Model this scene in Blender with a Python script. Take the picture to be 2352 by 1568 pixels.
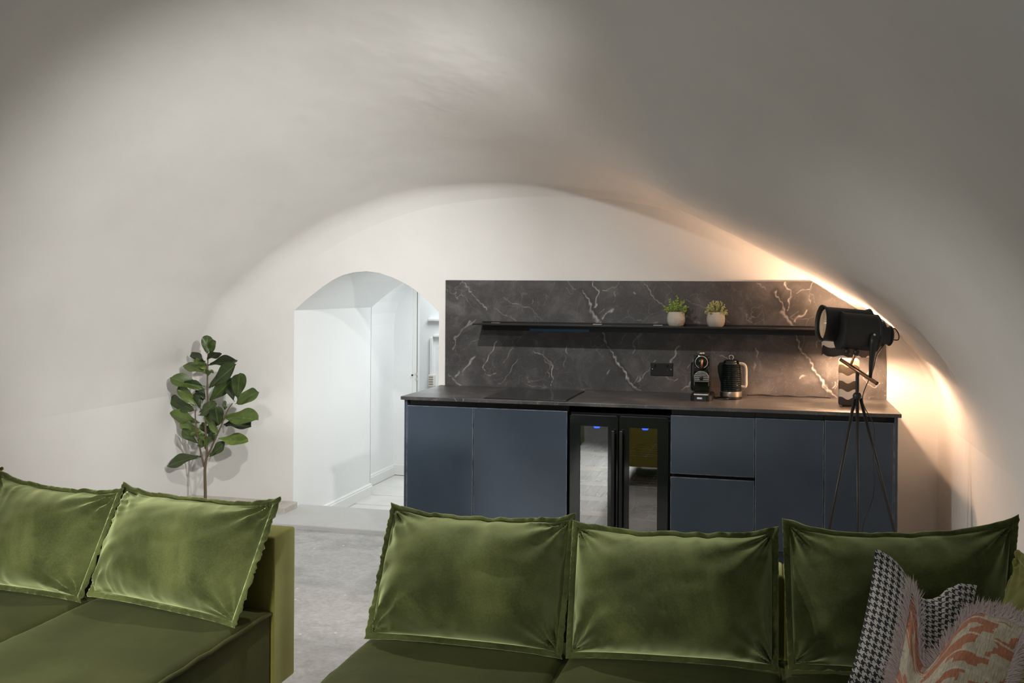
import bpy, bmesh, math, random
import numpy as np
from mathutils import Vector, Matrix
for o in list(bpy.data.objects): bpy.data.objects.remove(o)
random.seed(7); RNG = np.random.default_rng(7)
scene = bpy.context.scene; COL = scene.collection
PI = math.pi

# ------------------------------------------------------------------ camera
YAW = math.radians(14.6754); ROLL = math.radians(-0.3706)
r = Vector((math.cos(YAW), math.sin(YAW), 0)); fw = Vector((-math.sin(YAW), math.cos(YAW), 0)); up = Vector((0, 0, 1))
cr, sr = math.cos(ROLL), math.sin(ROLL)
cx = r*cr - up*sr; cu = r*sr + up*cr
cam_d = bpy.data.cameras.new('camera'); cam = bpy.data.objects.new('camera', cam_d); COL.objects.link(cam)
cam_d.sensor_width = 36; cam_d.lens = 2287.109/2352*36; cam_d.shift_y = -(784-663.892)/2352
cam_d.clip_start = .05; cam_d.clip_end = 100
mw = Matrix((cx, cu, -fw)).transposed().to_4x4(); mw.translation = Vector((1.1729, -6.5703, 1.5882)); cam.matrix_world = mw
scene.camera = cam

# ------------------------------------------------------------------ world, lights, exposure
w = bpy.data.worlds.new('world'); scene.world = w; w.use_nodes = True
w.node_tree.nodes['Background'].inputs[0].default_value = (.8, .85, .9, 1)
w.node_tree.nodes['Background'].inputs[1].default_value = .02
scene.view_settings.view_transform = 'Standard'; scene.view_settings.look = 'None'
scene.view_settings.exposure = 0.20; scene.view_settings.gamma = 1.0
scene.view_settings.use_curve_mapping = False

def lamp(kind, name, loc, power, color, aim=None, **kw):
    d = bpy.data.lights.new(name, kind); d.energy = power; d.color = color
    for k, v in kw.items(): setattr(d, k, v)
    o = bpy.data.objects.new(name, d); COL.objects.link(o); o.location = loc
    if aim is not None:
        o.rotation_euler = (Vector(aim)-Vector(loc)).to_track_quat('-Z', 'Y').to_euler()
    return o
COOL = (.93, .98, 1.0); NEUT = (1.0, .982, .945); WARM = (1.0, .50, .22)
# ceiling spot between sofas and kitchen (throws the shelf's and the cushions' shadows)
lamp('SPOT', 'ceiling_spot', (-.36, -2.8, 2.92), 215, NEUT, aim=(-.75, -1.0, .80), spot_size=math.radians(94), spot_blend=1.0, shadow_soft_size=.035)
# its downward twin over the sofa backs
lamp('SPOT', 'ceiling_spot', (-.36, -2.74, 2.90), 80, NEUT, aim=(-.4, -4.0, .4), spot_size=math.radians(96), spot_blend=.6, shadow_soft_size=.03)
# ceiling spot on the right, turned to the left vault
lamp('SPOT', 'ceiling_spot', (1.2, -3.6, 2.40), 450, NEUT, aim=(-2.3, -.75, 1.72), spot_size=math.radians(58), spot_blend=1.0, shadow_soft_size=.05)
# ceiling spot on the left, turned to the right wall
lamp('SPOT', 'ceiling_spot', (-1.7, -3.6, 2.30), 170, NEUT, aim=(2.15, -1.9, .25), spot_size=math.radians(50), spot_blend=1.0, shadow_soft_size=.05)
# ceiling spot over the near end of the room, on the seats
lamp('SPOT', 'ceiling_spot', (-.3, -5.4, 2.9), 40, NEUT, aim=(-.7, -3.4, .4), spot_size=math.radians(72), spot_blend=.9, shadow_soft_size=.1)
# added low fill spots behind the viewer, brightening the fronts of the cushions
for ax_, pw_ in ((-1.05, 500), (.42, 170)):
    lamp('SPOT', 'cushion_fill_light', (-.55, -6.9, 1.0), pw_, NEUT, aim=(ax_, -3.4, .12), spot_size=math.radians(31), spot_blend=.55, shadow_soft_size=.2)
# added area fill behind the viewer: soft, slightly cool, no window there
lamp('AREA', 'rear_fill_light', (-.2, -7.85, 1.6), 13, (.95, .98, 1.0), aim=(-.2, 0, 1.5), shape='RECTANGLE', size=2.6, size_y=1.3)
# passage and the bright room beyond it
lamp('POINT', 'passage_light', (-1.45, .75, 1.0), 2.7, COOL, shadow_soft_size=.3)
lamp('AREA', 'hall_light', (-1.5, 1.9, 1.7), 8.0, COOL, aim=(-1.6, 1.9, 0), size=.5)
lamp('AREA', 'far_room_light', (-1.9, 3.4, 2.2), 26, COOL, aim=(-2.2, 4.0, .5), size=1.0)

# ------------------------------------------------------------------ materials
def newmat(name):
    m = bpy.data.materials.new(name); m.use_nodes = True
    nt = m.node_tree; b = nt.nodes['Principled BSDF']; return m, nt, b
def C4(c): return (c[0], c[1], c[2], 1)
def M(name, col, rough=.5, metal=0, spec=.5, **kw):
    m, nt, b = newmat(name)
    b.inputs['Base Color'].default_value = C4(col); b.inputs['Roughness'].default_value = rough
    b.inputs['Metallic'].default_value = metal; b.inputs['Specular IOR Level'].default_value = spec
    for k, v in kw.items(): b.inputs[k].default_value = v
    return m
def node(nt, t, **kw):
    n = nt.nodes.new(t)
    for k, v in kw.items():
        if k == 'inp':
            for kk, vv in v.items():
                if isinstance(vv, bpy.types.NodeSocket): nt.links.new(vv, n.inputs[kk])
                else: n.inputs[kk].default_value = vv
        else: setattr(n, k, v)
    return n
def coords(nt, kind='Object', scale=(1, 1, 1)):
    tc = node(nt, 'ShaderNodeTexCoord'); mp = node(nt, 'ShaderNodeMapping', inp={'Vector': tc.outputs[kind], 'Scale': scale})
    return mp.outputs[0]
def noise(nt, vec, scale, detail=4, rough=.55, dist=0):
    return node(nt, 'ShaderNodeTexNoise', inp={'Vector': vec, 'Scale': scale, 'Detail': detail, 'Roughness': rough, 'Distortion': dist}).outputs['Fac']
def ramp(nt, fac, stops):
    n = node(nt, 'ShaderNodeValToRGB', inp={'Fac': fac}); e = n.color_ramp.elements
    while len(e) > 1: e.remove(e[-1])
    e[0].position = stops[0][0]; c = stops[0][1]; e[0].color = C4(c) if len(c) == 3 else c
    for p, c in stops[1:]:
        x = e.new(p); x.color = C4(c) if len(c) == 3 else c
    return n.outputs['Color']
def mix(nt, fac, a, b, mode='MIX'):
    n = node(nt, 'ShaderNodeMix', data_type='RGBA', blend_type=mode)
    for s, v in ((n.inputs[0], fac), (n.inputs[6], a), (n.inputs[7], b)):
        if isinstance(v, bpy.types.NodeSocket): nt.links.new(v, s)
        elif isinstance(v, (int, float)): s.default_value = v
        else: s.default_value = C4(v)
    return n.outputs[2]
def math_(nt, op, a, b=0.0, c=None):
    n = node(nt, 'ShaderNodeMath', operation=op)
    for i, v in enumerate((a, b) if c is None else (a, b, c)):
        if isinstance(v, bpy.types.NodeSocket): nt.links.new(v, n.inputs[i])
        else: n.inputs[i].default_value = v
    return n.outputs[0]
def bump(nt, b, h, strength=.2, dist=.01):
    n = node(nt, 'ShaderNodeBump', inp={'Height': h, 'Strength': strength, 'Distance': dist})
    nt.links.new(n.outputs[0], b.inputs['Normal'])
def g3(v): return (v, v, v)

def plaster(name, c1, c2, rough=.6):
    m, nt, b = newmat(name); v = coords(nt)
    f = noise(nt, v, 1.3, 5); nt.links.new(ramp(nt, f, [(.3, c1), (.7, c2)]), b.inputs['Base Color'])
    b.inputs['Roughness'].default_value = rough; b.inputs['Specular IOR Level'].default_value = .35
    h = math_(nt, 'ADD', noise(nt, v, 2.2, 3), math_(nt, 'MULTIPLY', noise(nt, v, 60, 3), .02))
    bump(nt, b, h, .25, .05)
    return m
m_plaster = plaster('white_plaster', (.70, .688, .665), (.76, .75, .728))
m_passage = plaster('passage_plaster', (.82, .83, .825), (.85, .86, .855))
m_trim = M('white_gloss_paint', (.8, .8, .78), .35)

def concrete(name, c1, c2, c3, rough=.55, spots=True, fa=.2):
    m, nt, b = newmat(name); v = coords(nt)
    a = ramp(nt, noise(nt, v, 2.3, 8, .62, .4), [(.30, c1), (.47, c2), (.56, c3), (.72, c2)])
    fine = ramp(nt, noise(nt, v, 45, 6, .7), [(.35, g3(1-fa)), (.7, g3(1+fa*.45))])
    c = mix(nt, 1, a, fine, 'MULTIPLY')
    if spots:
        sp = node(nt, 'ShaderNodeTexVoronoi', inp={'Vector': v, 'Scale': 9, 'Randomness': 1}).outputs['Distance']
        c = mix(nt, ramp(nt, sp, [(.05, g3(.9)), (.09, g3(0))]), c, (.75, .75, .73))
    nt.links.new(c, b.inputs['Base Color']); b.inputs['Roughness'].default_value = rough
    bump(nt, b, noise(nt, v, 40, 6), .15, .004)
    return m
m_floor = concrete('worn_concrete', (.30, .30, .30), (.40, .40, .395), (.50, .50, .495))
m_slab = concrete('smooth_screed', (.50, .50, .49), (.52, .52, .51), (.54, .54, .53), .5, False, .05)
m_flag = concrete('limestone_flag', (.62, .61, .58), (.68, .67, .64), (.72, .71, .69), .5, False, .05)
m_grout = M('grout', (.24, .23, .21), .9)
m_ledge = concrete('old_stone', (.42, .38, .34), (.52, .48, .43), (.58, .54, .5), .8, False, .15)

def marble(name, use_attr, vs=1.0):
    m, nt, b = newmat(name); v = coords(nt)
    base = ramp(nt, noise(nt, v, 5, 8, .65, .6), [(.3, (.034, .032, .032)), (.5, (.056, .053, .053)), (.75, (.120, .115, .114))])
    wv = node(nt, 'ShaderNodeVectorMath', operation='ADD', inp={0: v, 1: node(nt, 'ShaderNodeVectorMath', operation='SCALE', inp={0: node(nt, 'ShaderNodeTexNoise', inp={'Vector': v, 'Scale': 6, 'Detail': 5}).outputs['Color'], 'Scale': .22}).outputs[0]}).outputs[0]
    def vein(scale, wd, strg, d):
        vv = node(nt, 'ShaderNodeTexVoronoi', feature='DISTANCE_TO_EDGE', inp={'Vector': wv, 'Scale': scale}).outputs['Distance']
        line = ramp(nt, vv, [(0, g3(1)), (wd, g3(0))])
        mask = ramp(nt, noise(nt, v, d, 3), [(.47, g3(0)), (.66, g3(1))])
        return math_(nt, 'MULTIPLY', math_(nt, 'MULTIPLY', line, mask), strg)
    a = math_(nt, 'MAXIMUM', vein(4, .010, .32*vs, 4.0), vein(12, .030, .12*vs, 7.0))
    sp = ramp(nt, noise(nt, v, 70, 5, .75), [(.62, g3(0)), (.74, g3(.45))])
    a = math_(nt, 'MAXIMUM', a, sp)
    if use_attr:
        at = node(nt, 'ShaderNodeAttribute', attribute_name='vein').outputs['Fac']
        br = ramp(nt, noise(nt, v, 26, 5, .7), [(.36, g3(.15)), (.55, g3(1))])
        a = math_(nt, 'MAXIMUM', a, math_(nt, 'MULTIPLY', at, br))
        dk = node(nt, 'ShaderNodeAttribute', attribute_name='shade').outputs['Fac']
        base = mix(nt, dk, base, (.02, .019, .019))
    c = mix(nt, a, base, (.50, .485, .465))
    nt.links.new(c, b.inputs['Base Color'])
    b.inputs['Roughness'].default_value = .42; b.inputs['Specular IOR Level'].default_value = .5
    bump(nt, b, noise(nt, v, 30, 5), .12, .003)
    return m
m_splash = marble('dark_marble_laminate', True); m_top = marble('dark_marble_worktop', False, 2.2)

def navy(name):
    m, nt, b = newmat(name); v = coords(nt)
    base = ramp(nt, noise(nt, v, 3, 6, .6), [(.3, (.029, .043, .064)), (.7, (.040, .057, .082))])
    sm = ramp(nt, noise(nt, v, 9, 8, .75, 1.5), [(.70, g3(0)), (.80, g3(.35))])
    scr = node(nt, 'ShaderNodeTexNoise', inp={'Vector': coords(nt, 'Object', (60, 60, 2.5)), 'Scale': 1.0, 'Detail': 4, 'Roughness': .8, 'Distortion': 1.0}).outputs['Fac']
    sc = ramp(nt, scr, [(.74, g3(0)), (.80, g3(.3))])
    c = mix(nt, math_(nt, 'MAXIMUM', sm, sc), base, (.20, .22, .25))
    bv = node(nt, 'ShaderNodeBevel', samples=4, inp={'Radius': .006}).outputs[0]
    ge = node(nt, 'ShaderNodeNewGeometry').outputs['Normal']
    dt = node(nt, 'ShaderNodeVectorMath', operation='DOT_PRODUCT', inp={0: bv, 1: ge}).outputs['Value']
    edge = math_(nt, 'MULTIPLY', ramp(nt, dt, [(.93, g3(1)), (.992, g3(0))]), ramp(nt, noise(nt, v, 16, 5, .7), [(.38, g3(.15)), (.58, g3(.9))]))
    c = mix(nt, edge, c, (.34, .36, .39))
    nt.links.new(c, b.inputs['Base Color'])
    b.inputs['Roughness'].default_value = .40; b.inputs['Specular IOR Level'].default_value = .45
    return m
m_navy = navy('navy_laminate')
m_void = M('black_recess', (.008, .008, .009), .6)
m_black = M('black_satin', (.008, .008, .008), .36, 0, .35)
m_blackg = M('black_gloss', (.007, .010, .010), .09)
m_blackm = M('black_powder_coat', (.018, .017, .016), .42)
m_hob = M('black_ceramic_glass', (.012, .011, .012), .12)
m_chrome = M('chrome', (.75, .74, .72), .15, 1)
m_steel = M('brushed_steel', (.62, .58, .52), .3, 1)
m_copper = M('copper_tube', (.50, .26, .15), .32, 1)
m_wood = M('pale_beech', (.80, .64, .46), .5)
m_rackslat = M('dark_rack_slat', (.10, .085, .065), .6)
m_darkin = M('cooler_lining', (.03, .03, .032), .5)
m_bluefilm = M('blue_protective_film', (.01, .12, .30), .35)
m_bulb = M('bulb_glass', (1, .8, .6), .3, **{'Emission Color': (1, .61, .375, 1), 'Emission Strength': 1700})
m_led = M('blue_led', (.0, .02, .5), .3, **{'Emission Color': (.02, .08, 1, 1), 'Emission Strength': 3})
m_lens = M('fresnel_lens', (.72, .54, .36), .18, 0, .6)
m_rope = M('black_cable', (.012, .011, .011), .5)
m_soil = M('dark_soil', (.03, .022, .015), .95)
m_pot = M('black_plastic_pot', (.02, .02, .02), .5)
m_label = M('silver_badge', (.7, .7, .72), .25, 1)
m_handlegrey = M('warm_grey_plastic', (.42, .36, .30), .35)
m_white = M('white_item', (.75, .72, .66), .6)

def glass_pane():
    m, nt, b = newmat('cooler_glass')
    tr = node(nt, 'ShaderNodeBsdfTransparent', inp={'Color': (.90, .92, .91, 1)})
    gl = node(nt, 'ShaderNodeBsdfGlossy', inp={'Color': (1, 1, 1, 1), 'Roughness': .015})
    fr = node(nt, 'ShaderNodeFresnel', inp={'IOR': 1.9})
    fac = math_(nt, 'ADD', fr.outputs[0], .10)
    mx = node(nt, 'ShaderNodeMixShader'); nt.links.new(fac, mx.inputs[0]); nt.links.new(tr.outputs[0], mx.inputs[1]); nt.links.new(gl.outputs[0], mx.inputs[2])
    nt.links.new(mx.outputs[0], nt.nodes['Material Output'].inputs['Surface'])
    return m
m_glass = glass_pane()

def velvet(name, dark, light, sheen, nap=2.6):
    m, nt, b = newmat(name); v = coords(nt)
    f = noise(nt, v, nap, 5, .6, .5)
    fine = noise(nt, v, 160, 3, .8)
    f2 = math_(nt, 'ADD', f, math_(nt, 'MULTIPLY', math_(nt, 'SUBTRACT', fine, .5), .25))
    nt.links.new(ramp(nt, f2, [(.40, dark), (.64, light)]), b.inputs['Base Color'])
    b.inputs['Roughness'].default_value = .75; b.inputs['Specular IOR Level'].default_value = .15
    b.inputs['Sheen Weight'].default_value = sheen; b.inputs['Sheen Roughness'].default_value = .48
    b.inputs['Sheen Tint'].default_value = (.80, .90, .43, 1)
    bump(nt, b, math_(nt, 'ADD', noise(nt, v, 14, 4), math_(nt, 'MULTIPLY', fine, .15)), .18, .006)
    return m
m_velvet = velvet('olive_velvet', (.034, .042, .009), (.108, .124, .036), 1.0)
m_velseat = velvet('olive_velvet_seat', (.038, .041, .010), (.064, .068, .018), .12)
m_vellit = velvet('olive_velvet_lit', (.165, .150, .026), (.220, .200, .042), .8)  # lit copy of the olive velvet, warm light put into its base colour

def leafmat():
    m, nt, b = newmat('fig_leaf'); v = coords(nt)
    oi = node(nt, 'ShaderNodeObjectInfo').outputs['Random']
    a = ramp(nt, oi, [(0, (.022, .036, .011)), (.5, (.050, .080, .016)), (1, (.130, .190, .036))])
    uv = coords(nt, 'UV')
    sx = node(nt, 'ShaderNodeSeparateXYZ', inp={0: uv})
    mid = math_(nt, 'ABSOLUTE', math_(nt, 'SUBTRACT', sx.outputs[0], .5))
    vn = ramp(nt, mid, [(.0, g3(.6)), (.04, g3(0))])
    a = mix(nt, vn, a, (.16, .22, .07))
    a = mix(nt, 1, a, ramp(nt, noise(nt, v, 30, 4), [(.3, g3(.75)), (.7, g3(1.2))]), 'MULTIPLY')
    nt.links.new(a, b.inputs['Base Color']); b.inputs['Roughness'].default_value = .42
    return m
m_leaf = leafmat()
m_bark = M('fig_bark', (.12, .085, .05), .8)

def succ(name, c1, c2):
    m, nt, b = newmat(name); v = coords(nt)
    nt.links.new(ramp(nt, noise(nt, v, 60, 2), [(.35, c1), (.65, c2)]), b.inputs['Base Color'])
    b.inputs['Roughness'].default_value = .55
    return m
m_succ1 = succ('succulent_green', (.17, .28, .03), (.38, .50, .10))
m_succ2 = succ('pale_sprig_green', (.32, .36, .12), (.66, .60, .30))
def potmat():
    m, nt, b = newmat('grid_ceramic'); tc = coords(nt)
    sx = node(nt, 'ShaderNodeSeparateXYZ', inp={0: tc})
    ang = math_(nt, 'ARCTAN2', sx.outputs[1], sx.outputs[0])
    g1 = math_(nt, 'ABSOLUTE', math_(nt, 'SINE', math_(nt, 'MULTIPLY', ang, 26)))
    g2 = math_(nt, 'ABSOLUTE', math_(nt, 'SINE', math_(nt, 'MULTIPLY', sx.outputs[2], 560)))
    g = math_(nt, 'MINIMUM', g1, g2)
    nt.links.new(ramp(nt, g, [(.1, (.30, .27, .23)), (.4, (.56, .52, .46))]), b.inputs['Base Color'])
    b.inputs['Roughness'].default_value = .7
    bump(nt, b, g, .4, .002)
    return m
m_gridpot = potmat()

def wavy(name, period, amp, k, z0, pale, dark):
    # painted wavy stripes round the object's own z axis
    m, nt, b = newmat(name); v = coords(nt)
    sx = node(nt, 'ShaderNodeSeparateXYZ', inp={0: v})
    s = math_(nt, 'ADD', sx.outputs[0], math_(nt, 'MULTIPLY', sx.outputs[1], 1.0))
    wv = math_(nt, 'MULTIPLY', math_(nt, 'SINE', math_(nt, 'MULTIPLY', s, k)), amp)
    t = math_(nt, 'FRACT', math_(nt, 'DIVIDE', math_(nt, 'ADD', math_(nt, 'SUBTRACT', sx.outputs[2], z0), wv), period))
    st = math_(nt, 'LESS_THAN', t, .52)
    nt.links.new(mix(nt, st, pale, dark), b.inputs['Base Color']); b.inputs['Roughness'].default_value = .6
    return m
m_wavebase = wavy('wavy_stripe_ceramic', .0935, .008, 2*PI/.075, 0.0, (.72, .69, .64), (.03, .026, .022))
m_waveshade = wavy('wavy_stripe_shade', .1, .010, 2*PI/.085, 0.0, (.66, .62, .57), (.028, .024, .021))
m_shadein = M('shade_lining', (.7, .62, .5), .6)

def houndstooth():
    m, nt, b = newmat('houndstooth_wool'); v = coords(nt, 'UV')
    v2 = node(nt, 'ShaderNodeVectorMath', operation='ADD', inp={0: v, 1: node(nt, 'ShaderNodeVectorMath', operation='SCALE', inp={0: node(nt, 'ShaderNodeTexNoise', inp={'Vector': v, 'Scale': 60.0, 'Detail': 2.0}).outputs['Color'], 'Scale': .006}).outputs[0]}).outputs[0]
    sx = node(nt, 'ShaderNodeSeparateXYZ', inp={0: v2})
    n = 8*29
    i = math_(nt, 'FLOOR', math_(nt, 'MULTIPLY', sx.outputs[0], n)); j = math_(nt, 'FLOOR', math_(nt, 'MULTIPLY', sx.outputs[1], n))
    wd = math_(nt, 'LESS_THAN', math_(nt, 'MODULO', i, 8), 4); wf = math_(nt, 'LESS_THAN', math_(nt, 'MODULO', j, 8), 4)
    ov = math_(nt, 'LESS_THAN', math_(nt, 'MODULO', math_(nt, 'ADD', i, j), 4), 2)
    a = math_(nt, 'ADD', math_(nt, 'MULTIPLY', ov, wd), math_(nt, 'MULTIPLY', math_(nt, 'SUBTRACT', 1, ov), wf))
    c = mix(nt, a, (.82, .78, .74), (.04, .038, .042))
    c = mix(nt, 1, c, ramp(nt, noise(nt, v, 140, 3), [(.3, g3(.7)), (.7, g3(1.15))]), 'MULTIPLY')
    nt.links.new(c, b.inputs['Base Color']); b.inputs['Roughness'].default_value = .95; b.inputs['Sheen Weight'].default_value = .25
    bump(nt, b, noise(nt, v, 120, 2), .4, .003)
    return m
m_hound = houndstooth()
def terracotta():
    m, nt, b = newmat('terracotta_weave'); v = coords(nt, 'UV')
    sx = node(nt, 'ShaderNodeSeparateXYZ', inp={0: v})
    vr = node(nt, 'ShaderNodeTexVoronoi', distance='CHEBYCHEV', inp={'Vector': coords(nt, 'UV', (12, 17, 1)), 'Scale': 1, 'Randomness': .75})
    patch = ramp(nt, node(nt, 'ShaderNodeSeparateColor', inp={0: vr.outputs['Color']}).outputs[0], [(.46, g3(0)), (.50, g3(1))])
    lines = math_(nt, 'ABSOLUTE', math_(nt, 'SINE', math_(nt, 'MULTIPLY', math_(nt, 'ADD', sx.outputs[1], math_(nt, 'MULTIPLY', sx.outputs[0], .1)), 34)))
    ln = ramp(nt, lines, [(.10, g3(.8)), (.25, g3(0))])
    thr = ramp(nt, noise(nt, coords(nt, 'UV', (160, 22, 1)), 1, 4, .7), [(.35, g3(.7)), (.65, g3(1.2))])
    c = mix(nt, patch, (.66, .57, .42), (.56, .23, .13))
    c = mix(nt, ln, c, (.74, .66, .52)); c = mix(nt, 1, c, thr, 'MULTIPLY')
    nt.links.new(c, b.inputs['Base Color']); b.inputs['Roughness'].default_value = .95; b.inputs['Sheen Weight'].default_value = .2
    bump(nt, b, noise(nt, coords(nt, 'UV', (200, 40, 1)), 1, 3), .5, .003)
    return m
m_terra = terracotta()
m_fringe = M('mauve_fringe', (.66, .54, .51), .95)

# ------------------------------------------------------------------ mesh helpers (world coordinates in, local to the thing out)
def empty(name, loc):
    o = bpy.data.objects.new(name, None); COL.objects.link(o); o.location = loc; o.empty_display_size = .1; return o
def tag(o, label=None, cat=None, group=None, kind=None):
    if label: o['label'] = label
    if cat: o['category'] = cat
    if group: o['group'] = group
    if kind: o['kind'] = kind
    return o
def thing(name, loc, label, cat, group=None):
    return tag(empty(name, loc), label, cat, group)
def worldloc(p):
    v = Vector((0, 0, 0))
    while p is not None: v = v + p.location; p = p.parent
    return v
def mesh(name, V, F, mat, parent=None, smooth=False, uv=None, origin=None):
    V = np.asarray(V, float)
    if parent is not None:
        off = np.array(worldloc(parent))
        o_loc = Vector((0, 0, 0))
        if origin is not None: o_loc = Vector(origin)-Vector(off); off = np.array(origin, float)
    else:
        o_loc = Vector(origin) if origin is not None else Vector((0, 0, 0)); off = np.array(o_loc)
    me = bpy.data.meshes.new(name); me.from_pydata((V-off).tolist(), [], [list(map(int, f)) for f in F]); me.update()
    if uv is not None:
        ul = me.uv_layers.new(name='UVMap'); lv = np.zeros(len(me.loops), int); me.loops.foreach_get('vertex_index', lv)
        ul.data.foreach_set('uv', np.asarray(uv, float)[lv].ravel())
    if smooth: me.polygons.foreach_set('use_smooth', [True]*len(me.polygons))
    me.materials.append(mat)
    o = bpy.data.objects.new(name, me); COL.objects.link(o); o.location = o_loc
    if parent is not None: o.parent = parent
    return o
def bmto(bm):
    bm.verts.index_update(); V = [v.co[:] for v in bm.verts]; F = [[v.index for v in f.verts] for f in bm.faces]; bm.free(); return V, F
def boxVF(x0, x1, y0, y1, z0, z1, bev=0, seg=2):
    bm = bmesh.new(); bmesh.ops.create_cube(bm, size=1)
    for v in bm.verts:
        v.co = ((x0+x1)/2+v.co.x*(x1-x0), (y0+y1)/2+v.co.y*(y1-y0), (z0+z1)/2+v.co.z*(z1-z0))
    if bev: bmesh.ops.bevel(bm, geom=bm.edges[:], offset=bev, segments=seg, affect='EDGES', profile=.5)
    return bmto(bm)
def box(name, x0, x1, y0, y1, z0, z1, mat, parent=None, bev=0, seg=2, smooth=False):
    V, F = boxVF(min(x0, x1), max(x0, x1), min(y0, y1), max(y0, y1), min(z0, z1), max(z0, z1), bev, seg)
    return mesh(name, V, F, mat, parent, smooth)
def join(*vfs):
    V, F = [], []
    for v, f in vfs:
        n = len(V); V += [tuple(p) for p in v]; F += [[i+n for i in q] for q in f]
    return V, F
def frame(ax):
    ax = Vector(ax).normalized(); a = ax.orthogonal().normalized(); return ax, a, ax.cross(a)
def latheVF(prof, c, axis=(0, 0, 1), n=32, caps=True):
    # prof: (radius, distance along the axis)
    ax, a, b = frame(axis); c = Vector(c); V, F = [], []
    for (rr, h) in prof:
        for k in range(n):
            t = 2*PI*k/n; V.append((c+ax*h+(a*math.cos(t)+b*math.sin(t))*rr)[:])
    for i in range(len(prof)-1):
        for k in range(n):
            k2 = (k+1) % n; F.append([i*n+k, i*n+k2, (i+1)*n+k2, (i+1)*n+k])
    if caps:
        if prof[0][0] > 1e-5: F.append(list(range(n))[::-1])
        if prof[-1][0] > 1e-5: F.append([(len(prof)-1)*n+k for k in range(n)])
    return V, F
def lathe(name, prof, c, mat, parent, axis=(0, 0, 1), n=32, caps=True, smooth=True, origin=None):
    V, F = latheVF(prof, c, axis, n, caps); o = mesh(name, V, F, mat, parent, smooth, origin=origin)
    if smooth: sharp(o)
    return o
def sharp(o, ang=40):
    me = o.data; bm = bmesh.new(); bm.from_mesh(me)
    for e in bm.edges:
        if len(e.link_faces) == 2 and e.calc_face_angle(0) > math.radians(ang): e.smooth = False
    bm.to_mesh(me); bm.free()
def spline(pts, n=8):
    P = [Vector(p) for p in pts]; out = []
    for i in range(len(P)-1):
        p0 = P[max(i-1, 0)]; p1 = P[i]; p2 = P[i+1]; p3 = P[min(i+2, len(P)-1)]
        for k in range(n):
            t = k/n
            out.append(.5*((2*p1)+(p2-p0)*t+(2*p0-5*p1+4*p2-p3)*t*t+(3*p1-p0-3*p2+p3)*t**3))
    out.append(P[-1]); return out
def tubeVF(pts, rad, n=10, closed=False):
    P = [Vector(p) for p in pts]; V, F = [], []; m = len(P)
    R = rad if isinstance(rad, (list, tuple)) else [rad]*m
    ref = None
    for i in range(m):
        if closed: d = P[(i+1) % m]-P[i-1]
        else: d = P[min(i+1, m-1)]-P[max(i-1, 0)]
        d.normalize()
        if ref is None: ref = d.orthogonal().normalized()
        ref = (ref-d*ref.dot(d)); ref.normalize(); b = d.cross(ref)
        for k in range(n):
            t = 2*PI*k/n; V.append((P[i]+(ref*math.cos(t)+b*math.sin(t))*R[i])[:])
    for i in range(m if closed else m-1):
        i2 = (i+1) % m
        for k in range(n):
            k2 = (k+1) % n; F.append([i*n+k, i*n+k2, i2*n+k2, i2*n+k])
    if not closed: F.append(list(range(n))[::-1]); F.append([(m-1)*n+k for k in range(n)])
    return V, F
def tube(name, pts, rad, mat, parent, n=10, closed=False):
    V, F = tubeVF(pts, rad, n, closed); return mesh(name, V, F, mat, parent, True)
def prismVF(poly, fn0, fn1):
    n = len(poly); V = [fn0(*p) for p in poly]+[fn1(*p) for p in poly]
    F = [list(range(n))[::-1], list(range(n, 2*n))]+[[i, (i+1) % n, n+(i+1) % n, n+i] for i in range(n)]
    return V, F
def triangulate(o):
    bm = bmesh.new(); bm.from_mesh(o.data); bmesh.ops.triangulate(bm, faces=[f for f in bm.faces if len(f.verts) > 4])
    bmesh.ops.recalc_face_normals(bm, faces=bm.faces[:]); bm.to_mesh(o.data); bm.free()
def gridF(nu, nv, off=0):
    return [[off+j*nu+i, off+j*nu+i+1, off+(j+1)*nu+i+1, off+(j+1)*nu+i] for j in range(nv-1) for i in range(nu-1)]
def struct(o, label=None): tag(o, label, None, None, 'structure'); return o

# ------------------------------------------------------------------ room shell
XL, XR, ZS, YB, ZF = -3.0, 2.157, .81, -8.0, -.03
struct(box('floor', XL-.3, XR+.3, YB-.1, .0, ZF-.1, ZF, m_floor), 'worn grey concrete floor of the vaulted cellar room')
struct(box('wall_left', XL-.1, XL, YB, 0, ZF, ZS, m_plaster), 'low white plastered left wall under the vault')
struct(box('wall_right', XR, XR+.1, YB, 0, ZF, ZS, m_plaster), 'low white plastered right wall under the vault')
struct(box('wall_front', XL-.1, XR+.1, YB-.1, YB, ZF, 3.4, m_plaster), 'plain white wall behind the viewer')
# end wall with the arched passage opening
DOOR = [(-2.176, -.19), (-2.176, 1.424), (-2.07, 1.512), (-1.957, 1.594), (-1.88, 1.643), (-1.80, 1.68), (-1.71, 1.702), (-1.616, 1.709), (-1.52, 1.698), (-1.422, 1.667), (-1.34, 1.632), (-1.26, 1.587), (-1.165, 1.512), (-1.071, 1.425), (-1.071, -.19)]
wallpoly = [(XL-.1, -.19)]+DOOR+[(XR+.1, -.19), (XR+.1, 2.7), (XL-.1, 2.7)]
V, F = prismVF(wallpoly, lambda x, z: (x, 0, z), lambda x, z: (x, .004, z))
o = struct(mesh('wall_back', V, F, m_plaster), 'white plastered end wall with an arched passage opening'); triangulate(o)
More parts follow.
